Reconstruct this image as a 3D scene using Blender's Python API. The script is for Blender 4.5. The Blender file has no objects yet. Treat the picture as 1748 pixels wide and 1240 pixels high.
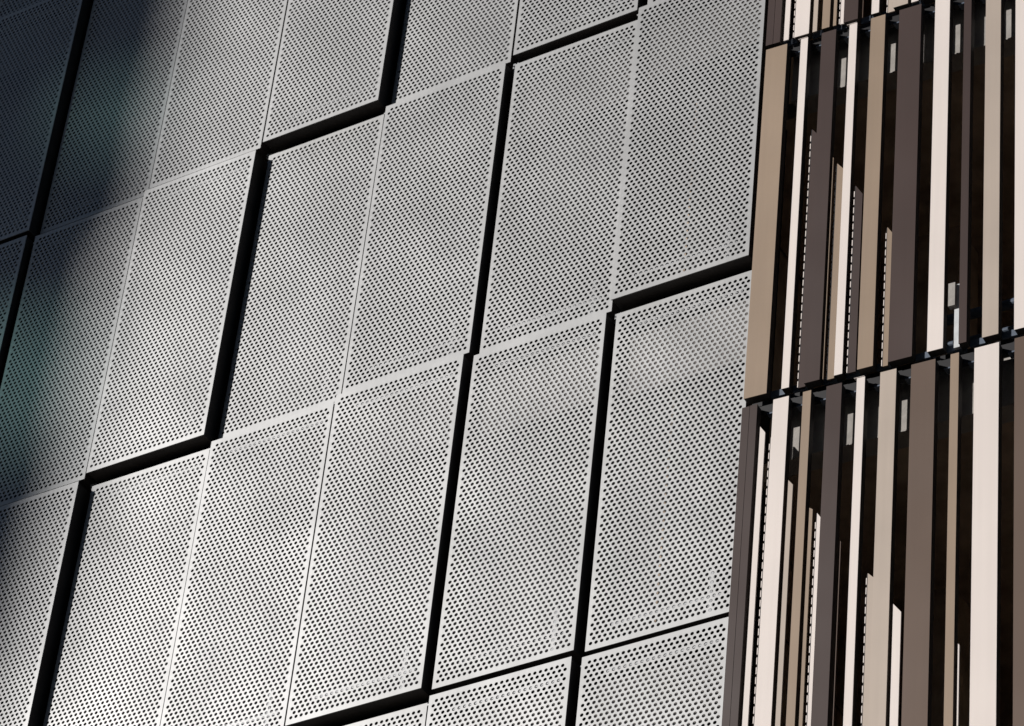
import bpy, bmesh, math, random
from mathutils import Vector, Matrix

C = bpy.context.scene
COL = C.collection
random.seed(7)

# ---------------------------------------------------------------- units
S = 1.5                                   # one cladding bay = 1.5 m
CAM = Vector((14.51178564916533, -14.17803548864765, -19.600784042287003))
Z0 = 1.6 - S * CAM.z                      # eye height 1.6 m above the ground
def W(x, y, z):                           # facade units -> metres
    return Vector((S * x, S * y, S * z + Z0))

# ---------------------------------------------------------------- camera
cam_d = bpy.data.cameras.new('camera')
cam = bpy.data.objects.new('camera', cam_d)
COL.objects.link(cam)
r = Vector((0.8485742324679246, 0.5213613858700877, 0.09002264890067724))
u = Vector((0.27435858051597284, -0.5791068849664602, 0.7676995408893403))
d = Vector((-0.4523816323511968, 0.6267515625094722, 0.6344551501904621))
m = Matrix((r, u, -d)).transposed().to_4x4()
m.translation = W(*CAM)
cam.matrix_world = m
cam_d.sensor_width = 36.0
cam_d.lens = 6289.017 / 1748 * 36
cam_d.clip_end = 3000
cam_d.dof.use_dof = True
cam_d.dof.focus_distance = 31.5
cam_d.dof.aperture_fstop = 4.5
C.camera = cam

# ---------------------------------------------------------------- sky and sun
SUN = Vector((-1.0, -1.0, 0.62)).normalized()
el = math.asin(SUN.z)
w = bpy.data.worlds.new('World')
C.world = w
w.use_nodes = True
nt = w.node_tree
nt.nodes.clear()
sky = nt.nodes.new('ShaderNodeTexSky')
sky.sky_type = 'NISHITA'
sky.sun_disc = False
sky.dust_density = 0.2
sky.ozone_density = 3.0
sky.sun_elevation = el
sky.sun_rotation = math.radians(225)
bg = nt.nodes.new('ShaderNodeBackground')
bg.inputs['Strength'].default_value = 0.05
wo = nt.nodes.new('ShaderNodeOutputWorld')
nt.links.new(sky.outputs[0], bg.inputs[0])
nt.links.new(bg.outputs[0], wo.inputs[0])
sd = bpy.data.lights.new('sun', 'SUN')
sd.energy = 4.8
sd.angle = math.radians(0.6)
sd.color = (1.0, 0.955, 0.92)
so = bpy.data.objects.new('sun', sd)
COL.objects.link(so)
so.rotation_euler = SUN.to_track_quat('Z', 'Y').to_euler()
so.location = (0, 0, 60)
vs = C.view_settings
vs.view_transform = 'Standard'
vs.look = 'None'
vs.exposure = 0.0
vs.gamma = 1.0
vs.use_curve_mapping = False

# ---------------------------------------------------------------- materials
def mat(name, base, rough=0.5, metal=0.0, spec=0.5, var=0.06, scale=2.0, bump=0.0,
        bscale=3.0, fine=0.0, rnd=0.0, streak=0.0):
    mt = bpy.data.materials.new(name)
    mt.use_nodes = True
    n = mt.node_tree.nodes
    l = mt.node_tree.links
    b = n['Principled BSDF']
    b.inputs['Roughness'].default_value = rough
    b.inputs['Metallic'].default_value = metal
    b.inputs['Specular IOR Level'].default_value = spec
    geo = n.new('ShaderNodeNewGeometry')
    no = n.new('ShaderNodeTexNoise')
    no.inputs['Scale'].default_value = scale
    no.inputs['Detail'].default_value = 5
    l.new(geo.outputs['Position'], no.inputs['Vector'])
    mr = n.new('ShaderNodeMapRange')
    mr.inputs['From Min'].default_value = 0.3
    mr.inputs['From Max'].default_value = 0.7
    mr.inputs['To Min'].default_value = 1 - var
    mr.inputs['To Max'].default_value = 1 + var
    l.new(no.outputs['Fac'], mr.inputs['Value'])
    fac = mr.outputs['Result']
    if streak:
        mp = n.new('ShaderNodeMapping')
        mp.inputs['Scale'].default_value = (9, 9, 0.25)
        l.new(geo.outputs['Position'], mp.inputs['Vector'])
        n2 = n.new('ShaderNodeTexNoise')
        n2.inputs['Scale'].default_value = 2.0
        n2.inputs['Detail'].default_value = 6
        l.new(mp.outputs[0], n2.inputs['Vector'])
        m2 = n.new('ShaderNodeMapRange')
        m2.inputs['From Min'].default_value = 0.3
        m2.inputs['From Max'].default_value = 0.7
        m2.inputs['To Min'].default_value = 1 - streak
        m2.inputs['To Max'].default_value = 1 + streak
        l.new(n2.outputs['Fac'], m2.inputs['Value'])
        mm = n.new('ShaderNodeMath')
        mm.operation = 'MULTIPLY'
        l.new(fac, mm.inputs[0])
        l.new(m2.outputs['Result'], mm.inputs[1])
        fac = mm.outputs[0]
    if rnd:
        oi = n.new('ShaderNodeObjectInfo')
        m3 = n.new('ShaderNodeMapRange')
        m3.inputs['To Min'].default_value = 1 - rnd
        m3.inputs['To Max'].default_value = 1 + rnd
        l.new(oi.outputs['Random'], m3.inputs['Value'])
        mm = n.new('ShaderNodeMath')
        mm.operation = 'MULTIPLY'
        l.new(fac, mm.inputs[0])
        l.new(m3.outputs['Result'], mm.inputs[1])
        fac = mm.outputs[0]
    vm = n.new('ShaderNodeVectorMath')
    vm.operation = 'SCALE'
    vm.inputs[0].default_value = base
    l.new(fac, vm.inputs['Scale'])
    l.new(vm.outputs['Vector'], b.inputs['Base Color'])
    if bump or fine:
        bn = n.new('ShaderNodeTexNoise')
        bn.inputs['Scale'].default_value = bscale
        bn.inputs['Detail'].default_value = 1.5
        l.new(geo.outputs['Position'], bn.inputs['Vector'])
        bp = n.new('ShaderNodeBump')
        bp.inputs['Strength'].default_value = 1.0
        bp.inputs['Distance'].default_value = bump
        l.new(bn.outputs['Fac'], bp.inputs['Height'])
        out = bp
        if fine:
            fn = n.new('ShaderNodeTexNoise')
            fn.inputs['Scale'].default_value = 60
            fn.inputs['Detail'].default_value = 4
            l.new(geo.outputs['Position'], fn.inputs['Vector'])
            bp2 = n.new('ShaderNodeBump')
            bp2.inputs['Strength'].default_value = 1.0
            bp2.inputs['Distance'].default_value = fine
            l.new(fn.outputs['Fac'], bp2.inputs['Height'])
            l.new(bp.outputs[0], bp2.inputs['Normal'])
            out = bp2
        l.new(out.outputs[0], b.inputs['Normal'])
    return mt

M = dict(
    sheet=mat('perforated_sheet', (0.284, 0.289, 0.289), 0.50, 0.38, 0.45, 0.07, 0.8, 0.022, 0.9, rnd=0.03, streak=0.04),
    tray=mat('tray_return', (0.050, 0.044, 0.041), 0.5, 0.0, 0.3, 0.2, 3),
    rail=mat('galvanised_rail', (0.24, 0.25, 0.26), 0.5, 0.2, 0.4, 0.3, 5),
    liner=mat('grey_liner', (0.11, 0.10, 0.095), 0.7, 0, 0.3, 0.2, 3),
    back=mat('membrane', (0.010, 0.010, 0.012), 0.8, 0, 0.2, 0.2, 4),
    white=mat('cream_white_coating', (0.80, 0.725, 0.675), 0.38, 0, 0.45, 0.05, 0.6, 0.018, 0.8, rnd=0.015, streak=0.02),
    lighttan=mat('light_tan_coating', (0.47, 0.395, 0.33), 0.45, 0, 0.4, 0.10, 0.6, 0.018, 0.8, rnd=0.03, streak=0.03),
    tan=mat('tan_coating', (0.305, 0.225, 0.158), 0.45, 0, 0.4, 0.10, 0.6, 0.018, 0.8, rnd=0.05, streak=0.03),
    brown=mat('brown_coating', (0.112, 0.072, 0.050), 0.45, 0, 0.4, 0.10, 0.6, 0.018, 0.8, rnd=0.05, streak=0.03),
    dark=mat('plum_brown_coating', (0.056, 0.0355, 0.0305), 0.36, 0, 0.5, 0.10, 0.6, 0.018, 0.8, rnd=0.1, streak=0.03),
    steel=mat('black_steel', (0.012, 0.012, 0.014), 0.45, 0, 0.4, 0.2, 5),
    galv=mat('galvanised_steel', (0.085, 0.11, 0.15), 0.5, 0.1, 0.5, 0.15, 12),
    concrete=mat('board_marked_concrete', (0.36, 0.34, 0.315), 0.85, 0, 0.2, 0.12, 6, 0.01, 9, fine=0.002),
    soffit=mat('stained_soffit_concrete', (0.42, 0.33, 0.25), 0.9, 0, 0.2, 0.35, 2.2, 0.01, 6, fine=0.002),
    ground=mat('asphalt', (0.05, 0.05, 0.052), 0.85, 0, 0.3, 0.25, 1.2, 0.004, 40),
    bounce_paving=mat('pale_bounce_paving', (0.40, 0.36, 0.31), 0.8, 0, 0.3, 0.1, 1.5),
    post=mat('bright_zinc', (0.60, 0.62, 0.63), 0.45, 0.2, 0.5, 0.15, 10),
    stone=mat('blocker_stone', (0.16, 0.15, 0.14), 0.8, 0, 0.3, 0.1, 1.0),
)
gl = bpy.data.materials.new('shade_tint_glass')  # tinted see-through sheet for the added shade tower
gl.use_nodes = True
n = gl.node_tree.nodes
lk = gl.node_tree.links
n.clear()
tr = n.new('ShaderNodeBsdfTransparent')
tr.inputs[0].default_value = (0.25, 0.34, 0.33, 1)
gs = n.new('ShaderNodeBsdfGlossy')
gs.inputs['Roughness'].default_value = 0.03
fr = n.new('ShaderNodeFresnel')
fr.inputs[0].default_value = 1.5
mx = n.new('ShaderNodeMixShader')
oo = n.new('ShaderNodeOutputMaterial')
lk.new(fr.outputs[0], mx.inputs[0])
lk.new(tr.outputs[0], mx.inputs[1])
lk.new(gs.outputs[0], mx.inputs[2])
lk.new(mx.outputs[0], oo.inputs[0])
M['glass'] = gl

# ---------------------------------------------------------------- helpers
def empty(name, loc=(0, 0, 0), rz=0.0, label=None, cat=None, group=None):
    o = bpy.data.objects.new(name, None)
    COL.objects.link(o)
    o.location = loc
    o.rotation_euler = (0, 0, rz)
    o.empty_display_size = 0.3
    if label: o['label'] = label
    if cat: o['category'] = cat
    if group: o['group'] = group
    return o

def link(name, me, parent=None, loc=(0, 0, 0), label=None):
    o = bpy.data.objects.new(name, me)
    COL.objects.link(o)
    o.parent = parent
    o.location = loc
    if label: o['label'] = label
    return o

def mesh(name, V, F, mt):
    me = bpy.data.meshes.new(name)
    me.from_pydata([tuple(v) for v in V], [], F)
    me.materials.append(mt)
    me.validate()
    me.update()
    return me

class MB:
    def __init__(s): s.V = []; s.F = []
    def box(s, x0, x1, y0, y1, z0, z1):
        b = len(s.V)
        s.V += [(x, y, z) for z in (z0, z1) for y in (y0, y1) for x in (x0, x1)]
        s.F += [tuple(b + i for i in f) for f in
                ((0, 2, 3, 1), (4, 5, 7, 6), (0, 1, 5, 4), (2, 6, 7, 3), (0, 4, 6, 2), (1, 3, 7, 5))]
        return s
    def prism(s, P, y0, y1):            # polygon in x,z (counter-clockwise seen from -y) pushed back along y
        b = len(s.V); k = len(P)
        s.V += [(x, y0, z) for x, z in P] + [(x, y1, z) for x, z in P]
        s.F.append(tuple(b + i for i in range(k)))
        s.F.append(tuple(b + k + i for i in reversed(range(k))))
        for i in range(k):
            j = (i + 1) % k
            s.F.append((b + j, b + i, b + k + i, b + k + j))
        return s
    def make(s, name, mt):
        return mesh(name, [(S * x, S * y, S * z) for x, y, z in s.V], s.F, mt)

# ---------------------------------------------------------------- ground
o = link('ground', MB().box(-400, 400, -400, 400, -0.3 / S, 0).make('ground', M['ground']))
o['kind'] = 'structure'

o = link('bounce_pavement', MB().box(-60, 60, -9, 0.3, 0, 0.08).make('bounce_pavement', M['bounce_paving']))  # pale surface added to bounce sunlight up onto the undersides
o['kind'] = 'structure'

# ---------------------------------------------------------------- perforated cladding
H = 2.557122758485294
GX, GZ = 0.024489, 0.02615
PITCH, ROW, R = 0.03675, 0.03214, 0.0117
NROW = 76
TH = 0.0020                                # sheet thickness, units

def perforated_mesh():
    V = []; F = []
    def vert(x, y, z):
        V.append((S * x, S * y, S * z)); return len(V) - 1
    x0, x1, z0, z1 = GX, 1 - GX, GZ, H - GZ
    def rect(a, b, c, e):
        F.append((vert(a, 0, c), vert(b, 0, c), vert(b, 0, e), vert(a, 0, e)))
    def cell(cx, cz):
        hx, hz = PITCH / 2, ROW / 2
        N = 12
        ang = [math.radians(30 * k) for k in range(N)]
        ring = [vert(cx + R * math.cos(a), 0, cz + R * math.sin(a)) for a in ang]
        bk = [vert(cx + R * math.cos(a), TH, cz + R * math.sin(a)) for a in ang]
        c00 = vert(cx - hx, 0, cz - hz); c10 = vert(cx + hx, 0, cz - hz)
        c11 = vert(cx + hx, 0, cz + hz); c01 = vert(cx - hx, 0, cz + hz)
        # ring index: 0=+x, 3=+z, 6=-x, 9=-z
        F.append((c10, c11, ring[1], ring[0])); F.append((c10, ring[0], ring[11]))
        F.append((ring[1], c11, ring[2]))
        F.append((c11, c01, ring[4], ring[3])); F.append((c11, ring[3], ring[2]))
        F.append((ring[4], c01, ring[5]))
        F.append((c01, c00, ring[7], ring[6])); F.append((c01, ring[6], ring[5]))
        F.append((ring[7], c00, ring[8]))
        F.append((c00, c10, ring[10], ring[9])); F.append((c00, ring[9], ring[8]))
        F.append((ring[10], c10, ring[11]))
        for k in range(N):
            j = (k + 1) % N
            F.append((ring[k], ring[j], bk[j], bk[k]))
    zb = 0.0733
    rect(x0, x1, z0, zb - ROW / 2)
    rect(x0, x1, zb + (NROW - 1) * ROW + ROW / 2, z1)
    for i in range(NROW):
        cz = zb + i * ROW
        if i % 2 == 0: sx, cnt = 0.0580, 25
        else: sx, cnt = 0.0580 + PITCH / 2, 24
        for k in range(cnt): cell(sx + k * PITCH, cz)
        rect(x0, sx - PITCH / 2, cz - ROW / 2, cz + ROW / 2)
        rect(sx + (cnt - 0.5) * PITCH, x1, cz - ROW / 2, cz + ROW / 2)
    # folded lip round the sheet
    L = 0.006
    a = [vert(x0, 0, z0), vert(x1, 0, z0), vert(x1, 0, z1), vert(x0, 0, z1)]
    b = [vert(x0, L, z0), vert(x1, L, z0), vert(x1, L, z1), vert(x0, L, z1)]
    for i in range(4):
        j = (i + 1) % 4
        F.append((a[j], a[i], b[i], b[j]))
    me = bpy.data.meshes.new('perforated_panel')
    me.from_pydata(V, [], F)
    me.materials.append(M['sheet'])
    me.update()
    return me

BACK = 0.16                                # backing wall plane, units behind the zero plane
panel_me = perforated_mesh()
levels = {'A1': 0.0, 'B1': 0.0451, 'C1': 0.0854, 'D1': -0.0014, 'E1': 0.0418, 'F1': 0.0,
          'A2': 0.0388, 'B2': 0.0839, 'C2': -0.0029, 'D2': 0.0461, 'E2': 0.0029, 'F2': 0.0946,
          'A3': 0.0876, 'B3': 0.0022, 'C3': 0.0514, 'D3': 0.0979, 'E3': 0.0578, 'F3': 0.0145,
          'A4': 0.0, 'B4': 0.045, 'C4': 0.088, 'D4': 0.0172, 'E4': 0.0720, 'F4': 0.0353,
          'Z1': 0.0722, 'Z2': 0.0762, 'Z3': 0.0, 'Z4': 0.045}
wall = empty('perforated_wall', W(0, 0, 0), 0,
             'silver wall of perforated metal panels set at staggered depths', 'wall')
def box_ring(dep):                          # dark tray sides behind one sheet, open front
    g = 0.0035
    x0, x1, z0, z1 = GX + g, 1 - GX - g, GZ + g, H - GZ - g
    t = 0.004
    mb = MB()
    mb.box(x0, x1, 0.0062, dep, z0, z0 + t)
    mb.box(x0, x1, 0.0062, dep, z1 - t, z1)
    mb.box(x0, x0 + t, 0.0062, dep, z0 + t, z1 - t)
    mb.box(x1 - t, x1, 0.0062, dep, z0 + t, z1 - t)
    return mb
rail_h = MB().box(0.155, 0.885, 0.045, 0.052, 0, 0.030).box(0.155, 0.885, 0.052, 0.075, 0, 0.004).make('mounting_rail', M['rail'])
liner = MB().box(0.06, 0.94, 0.060, 0.064, 1.90, 2.36).make('liner_plate', M['liner'])
rail_v = MB().box(0, 0.030, 0.045, 0.052, 0.06, 0.40).make('mounting_plate', M['rail'])
clip_me = MB().box(-0.014, 0.010, 0.0064, 0.020, -0.006, 0.006).make('corner_clip', M['sheet'])
for ci, cn in enumerate(['Y', 'Z', 'A', 'B', 'C', 'D', 'E', 'F']):
    for ri in range(0, 5):
        lv = levels.get(cn + str(ri), random.choice((0.0, 0.045, 0.088)))
        if cn == 'A' and ri == 0: lv = 0.045
        p = link('perforated_panel', panel_me, wall, (S * (ci - 2), -S * lv, -S * ri * H))
        p.rotation_euler = (random.uniform(-1, 1) * 0.0008, 0, random.uniform(-1, 1) * 0.0012)
        link('tray_return', box_ring(BACK + lv - 0.002).make('tray_return', M['tray']), p)
        link('mounting_rail', rail_h, p, (0, S * random.uniform(-0.004, 0.004), S * (0.205 + random.uniform(-0.006, 0.006))))
        link('mounting_rail', rail_h, p, (0, S * random.uniform(-0.004, 0.004), S * (2.425 + random.uniform(-0.006, 0.006))))
        link('mounting_plate', rail_v, p, (S * 0.785, 0, 0))
        link('liner_plate', liner, p)
        link('corner_clip', clip_me, p, (S * GX, 0, S * (H - GZ - 0.055)))
hook = MB().box(-0.022, 0.020, 0.036, 0.060, -0.012, 0.030).box(-0.010, 0.008, 0.020, 0.036, -0.006, 0.012).make('hanger_bracket', M['rail'])
for ci in range(8):
    for ri in range(0, 5):
        link('hanger_bracket', hook, wall, (S * (ci - 2), 0, S * (-ri * H + H)))
link('backing_wall', MB().box(-3, 5.97, BACK, BACK + 0.12, -4 * H - 1.2, 2 * H).make('backing_wall', M['back']), wall)

# ---------------------------------------------------------------- louvre screens
K = 0.065
RZ = math.atan(K)
FD = 0.055                                  # fin depth
def lx(X): return (X - 6) * math.sqrt(1 + K * K)
LU = [(6.004, 6.051, 'dark'), (6.0535, 6.100, 'dark'), (6.200, 6.297, 'white'), (6.385, 6.436, 'tan'), (6.531, 6.626, 'dark'),
      (6.718, 6.768, 'white'), (6.862, 6.960, 'lighttan'), (7.050, 7.196, 'brown'), (7.287, 7.337, 'tan'),
      (7.430, 7.576, 'white'), (7.668, 7.812, 'brown'), (7.91, 7.96, 'white'), (8.06, 8.155, 'dark'), (8.25, 8.395, 'tan'), (8.49, 8.585, 'white')]
MU = [(6.009, 6.153, 'tan'), (6.246, 6.294, 'white'), (6.387, 6.484, 'dark'), (6.574, 6.625, 'white'), (6.717, 6.813, 'tan'),
      (6.906, 7.051, 'dark'), (7.143, 7.239, 'white'), (7.333, 7.380, 'dark'), (7.474, 7.571, 'lighttan'),
      (7.665, 7.810, 'white'), (7.905, 7.955, 'tan'), (8.05, 8.145, 'brown'), (8.24, 8.29, 'white'), (8.38, 8.525, 'dark')]
WORD = dict(dark='dark plum brown', white='cream white', tan='tan', lighttan='pale tan', brown='mid brown')
# sunlit parts of inner strips, the light's edge built as slanted tops: (x0, x1, left top z, right top z, colour, dashed edge, set back)
INNER_M = [(6.499, 6.5025, -4.48, -4.485, 'tan', 0, 0.01), (6.3401, 6.381, -4.173, -4.231, 'dark', 1, 0.0321), (6.5224, 6.5629, -4.526, -4.582, 'tan', 1, 0.0244), (6.6538, 6.7005, -4.76, -4.842, 'dark', 1, 0.0148), (6.8598, 6.8906, -5.145, -5.197, 'tan', 1, 0.0328)]
INNER_L = [(6.1935, 6.1985, -6.538, -6.545, 'white', 1, 0.01), (7.355, 7.363, -8.265, -8.275, 'white', 0, 0.01), (6.652, 6.656, -7.40, -7.405, 'brown', 0, 0.01), (6.1221, 6.1559, -6.442, -6.494, 'white', 0, 0.0081), (6.3186, 6.3479, -6.885, -6.925, 'lighttan', 0, 0.0076), (6.4571, 6.4777, -7.119, -7.135, 'tan', 0, 0.0071), (6.5038, 6.5288, -7.165, -7.205, 'white', 1, 0.012), (6.8141, 6.8594, -7.647, -7.697, 'lighttan', 1, 0.0321), (6.9804, 7.0275, -7.913, -7.978, 'white', 0, 0.0064)]
def tier(name_label, zt, zb, fins, inner):
    t = empty('louvre_screen', W(6, -0.1, zb), RZ, name_label, 'louvre screen',
              'louvre screens stacked in tiers beside the perforated wall')
    hgt = zt - zb
    prev = None
    for i, (a, b, c) in enumerate(fins):
        a, b = lx(a), lx(b)
        dz = random.uniform(-0.002, 0.002)
        me = MB().box(0, b - a, 0, 0.0035, 0, hgt).make('louvre_fin', M[c])
        f_ = link('louvre_fin', me, t, (S * a, 0, S * dz), WORD[c] + ' upright fin')
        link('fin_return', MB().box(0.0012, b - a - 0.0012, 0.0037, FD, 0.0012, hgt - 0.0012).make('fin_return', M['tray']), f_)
        if abs(b - a - 0.05) < 0.004 and c == 'white':
            link('cap_plate', MB().box(-0.018, b - a - 0.004, -0.001, 0.02, hgt + 0.004, hgt + 0.0065).make('cap_plate', M['white']), f_)
        if prev is not None and a - prev > 0.03:
            g0, g1 = prev, a
            # lower and upper spacer cleats in each gap
            mb = MB()
            mb.box(g0 + 0.001, g1 - 0.001, FD - 0.004, FD + 0.010, 0.004, 0.050)
            link('spacer_plate', mb.make('spacer_plate', M['galv']), t)
            mb = MB()
            mb.box(g1 - 0.040, g1 + 0.01, FD + 0.0105, FD + 0.055, 0.002, 0.045)
            link('cleat', mb.make('cleat', M['galv']), t)
            mb = MB()
            mb.box(g1 - 0.060, g1 + 0.01, FD - 0.006, FD + 0.045, hgt - 0.052, hgt - 0.042)
            link('cleat', mb.make('cleat', M['galv']), t)
        prev = b
    x1 = lx(fins[-1][1])
    link('support_rail', MB().box(0.004, x1, FD + 0.003, FD + 0.030, hgt - 0.041, hgt + 0.030).make('support_rail', M['steel']), t)
    link('support_rail', MB().box(0.004, x1, FD + 0.056, FD + 0.075, 0.0, 0.045).make('support_rail', M['steel']), t)
    for (a, b, zl, zr, c, dash, sb) in inner:
        a, b = lx(a), lx(b)
        zl2, zr2 = zl - zb, zr - zb
        me = MB().prism([(a, 0.006), (b, 0.006), (b, zr2), (a, zl2)], sb, sb + 0.010).make('sunlit_strip', M[c])
        link('sunlit_strip', me, t, (0, 0, 0), WORD[c] + ' sunlit part of an inner fin, cut to a raking top')
        if dash:  # white dashes modelled in place of light coming through perforations
            e = link('dash_edge', MB().box(a - 0.0042, a - 0.0005, sb, sb + 0.010, 0.006, zl2 - 0.004).make('dash_edge', M['steel']), t)
            mb = MB()
            z = 0.012
            while z < zl2 - 0.05:
                mb.box(a - 0.0095, a - 0.0045, sb, sb + 0.004, z, z + 0.045)
                z += 0.0643
            link('light_dashes', mb.make('light_dashes', M['white']), e)
    return t
tier('top tier of upright cream, tan and plum fins, cut by the upper frame edge', -0.556, -3.365, LU, [(a, b, -0.57, -0.57, c, s_, k) for a, b, _, _, c, s_, k in INNER_L])
tier('middle tier of upright fins with the wide tan fin beside the perforated wall', -3.402, -6.211, MU, INNER_M)
tier('bottom tier of upright fins, with the split plum fin at its left', -6.275, -9.085, LU, INNER_L)

# ---------------------------------------------------------------- concrete frame behind the louvres
fr_ = empty('concrete_frame', W(6, -0.1, CAM.z - 1.6 / S), RZ, 'dim concrete floors and columns seen in the gaps between the fins', 'building')
fz = -0.1
base = CAM.z - 1.6 / S
DB = 0.146
def slab_mesh(zb_):
    mb = MB()
    # ragged lower edge: front strip of short blocks of slightly uneven depth
    rng = random.Random(int(-zb_ * 100))
    x = 0.13
    while x < 3.2:
        wdt = rng.uniform(0.006, 0.02)
        mb.box(x, x + wdt, DB - 0.001, DB + 0.02, zb_ - rng.uniform(0.001, 0.011) - base, zb_ + 0.002 - base)
        x += wdt
    return mb
for k in range(-1, 3):
    zb_ = -3.757 - 2.853 * k
    link('slab_edge', MB().box(0.13, 3.2, DB, DB + 0.15, zb_ + 0.003 - base, zb_ + 0.45 - base).make('slab_edge', M['concrete']), fr_)
    link('slab_edge_drips', slab_mesh(zb_).make('slab_edge_drips', M['concrete']), fr_)
    link('floor_slab', MB().box(-0.5, 3.2, DB + 0.152, 5.0, zb_ + 0.004 - base, zb_ + 0.14 - base).make('floor_slab', M['soffit']), fr_)
for xx in (0.35, 2.6):
    link('column', MB().box(xx, xx + 0.3, 1.6, 1.9, 0, 20).make('column', M['soffit']), fr_)
link('rear_wall', MB().box(-0.6, 3.2, 5.002, 5.1, 0, 21).make('rear_wall', M['soffit']), fr_)
link('side_wall', MB().box(-0.62, -0.52, 0.3, 5.0, 0, 21).make('side_wall', M['soffit']), fr_)
link('end_wall', MB().box(3.203, 3.3, 0.3, 5.0, 0, 21).make('end_wall', M['soffit']), fr_)
# post, ledge and pipes in the middle floor
post = link('steel_post', MB().box(lx(7.292), lx(7.327), 0.030, 0.06, -6.205 - base, -5.735 - base).make('steel_post', M['post']), fr_)
link('ledge_block', MB().box(lx(7.262), lx(7.303), 0.008, 0.042, -5.905 - base, -5.735 - base).make('ledge_block', M['concrete']), fr_)
def pipe(x0, x1, y, z, rad, mt, name):
    V = []; F = []
    N = 16
    for x in (x0, x1):
        for i in range(N):
            a = 2 * math.pi * i / N
            V.append((S * x, S * (y + rad * math.cos(a)), S * (z + rad * math.sin(a))))
    for i in range(N):
        j = (i + 1) % N
        F.append((i, j, N + j, N + i))
    F.append(tuple(range(N))[::-1]); F.append(tuple(range(N, 2 * N)))
    return link(name, mesh(name, V, F, mt), fr_)
pipe(1.15, 3.0, 0.20, -5.83 - base, 0.030, M['galv'], 'pipe')
pipe(1.15, 3.0, 0.16, -6.06 - base, 0.022, M['galv'], 'pipe')

# ---------------------------------------------------------------- tower added out of view, shaped so its shade falls on the left panels
TT = 50.0
hdir = Vector((SUN.x, SUN.y, 0)).normalized()
wdir = Vector((-hdir.y, hdir.x, 0))          # along the tower face
s1 = Vector((-1.0, -1.0, 0.62))
def shade(X, Z, y=-0.04):                    # facade point -> (along, height) on the tower face
    P = Vector((X, y, Z)) + s1 * TT
    return P.dot(wdir), P.z
org = Vector((0, -0.04, -3)) + s1 * TT
dist = org.dot(hdir)
tw = empty('shade_tower', (0, 0, 0), 0, 'unseen tower added to cast the shade on the left panels, with tinted panes', 'building')
def tower_piece(name, poly, d0, d1, mt):
    V = []; k = len(poly)
    for dd in (d0, d1):
        for a, z in poly:
            P = wdir * a + hdir * (dist + dd)
            V.append(W(P.x, P.y, z))
    F = [tuple(range(k)), tuple(range(2 * k - 1, k - 1, -1))]
    for i in range(k):
        j = (i + 1) % k
        F.append((j, i, k + i, k + j))
    return link(name, mesh(name, V, F, mt), tw)
def rectp(X0, X1, Zb, Zt):
    a0, zt = shade(X0, Zt); a1, _ = shade(X1, Zt); _, zb = shade(X0, Zb)
    return [(a0, zb), (a1, zb), (a1, zt), (a0, zt)]
# stepped outline: (lower z, upper z, right edge x) of the shade as it falls on the wall
for zb_, zt_, xr in [(-14, -6.9, 0.50), (-6.9, -6.4, 0.72), (-6.4, -5.75, 0.86), (-5.75, -4.95, 0.97), (-4.95, -4.5, 0.98), (-3.1, -2.45, 0.90), (-2.45, -1.75, 1.06), (-0.75, 0.8, 1.06), (0.8, 4.0, 1.1)]:
    tower_piece('shade_slab', rectp(-6, xr, zb_, zt_), 0, 0.5, M['stone'])  # solid pieces cut to the outline of the wanted shade
for zb_, zt_, xs, xe in [(-4.5, -3.1, -0.6, 0.88), (-1.75, -0.75, 0.10, 1.02)]:
    tower_piece('shade_slab', rectp(-6, xs, zb_, zt_), 0, 0.5, M['stone'])
    tower_piece('tint_pane', rectp(xs, xe, zb_ + 0.01, zt_ - 0.01), 0.2, 0.22, M['glass'])  # invented panes that let teal light into the shade

# ---------------------------------------------------------------- unseen buildings added behind the camera to cut the sky fill
def block(x0, x1, y0, y1, h, label):
    b = empty('sky_blocker', ((x0 + x1) / 2, (y0 + y1) / 2, 0), 0, label, 'building', 'unseen stone buildings added to limit sky light')
    cx, cy = (x1 - x0) / 2, (y1 - y0) / 2
    q = 1 / S
    link('wall', MB().box(-cx * q, cx * q, -cy * q, cy * q, 0.0, h * q).make('wall', M['stone']), b)
    mb = MB()
    nx = int((x1 - x0) / 3.2)
    for fl in range(1, int(h / 3.6)):
        for i in range(nx):
            a = -cx + (i + 0.5) * (x1 - x0) / nx
            mb.box((a - 0.8) * q, (a + 0.8) * q, (cy - 0.05) * q, (cy + 0.04) * q, (fl * 3.6) * q, (fl * 3.6 + 2.1) * q)
    w_ = link('windows', mb.make('windows', M['steel']), b)
    w_['kind'] = 'stuff'
block(-14, 70, -52, -32, 74, 'tall stone building added across the street to limit sky light, right of the low ones, outside the picture')
block(-62, -15, -52, -34, 12, 'low stone building added across the street to limit sky light, outside the picture')
block(-150, -62.5, -50, -32, 52, 'long stone building added across the street to limit sky light, left of the low one, outside the picture')
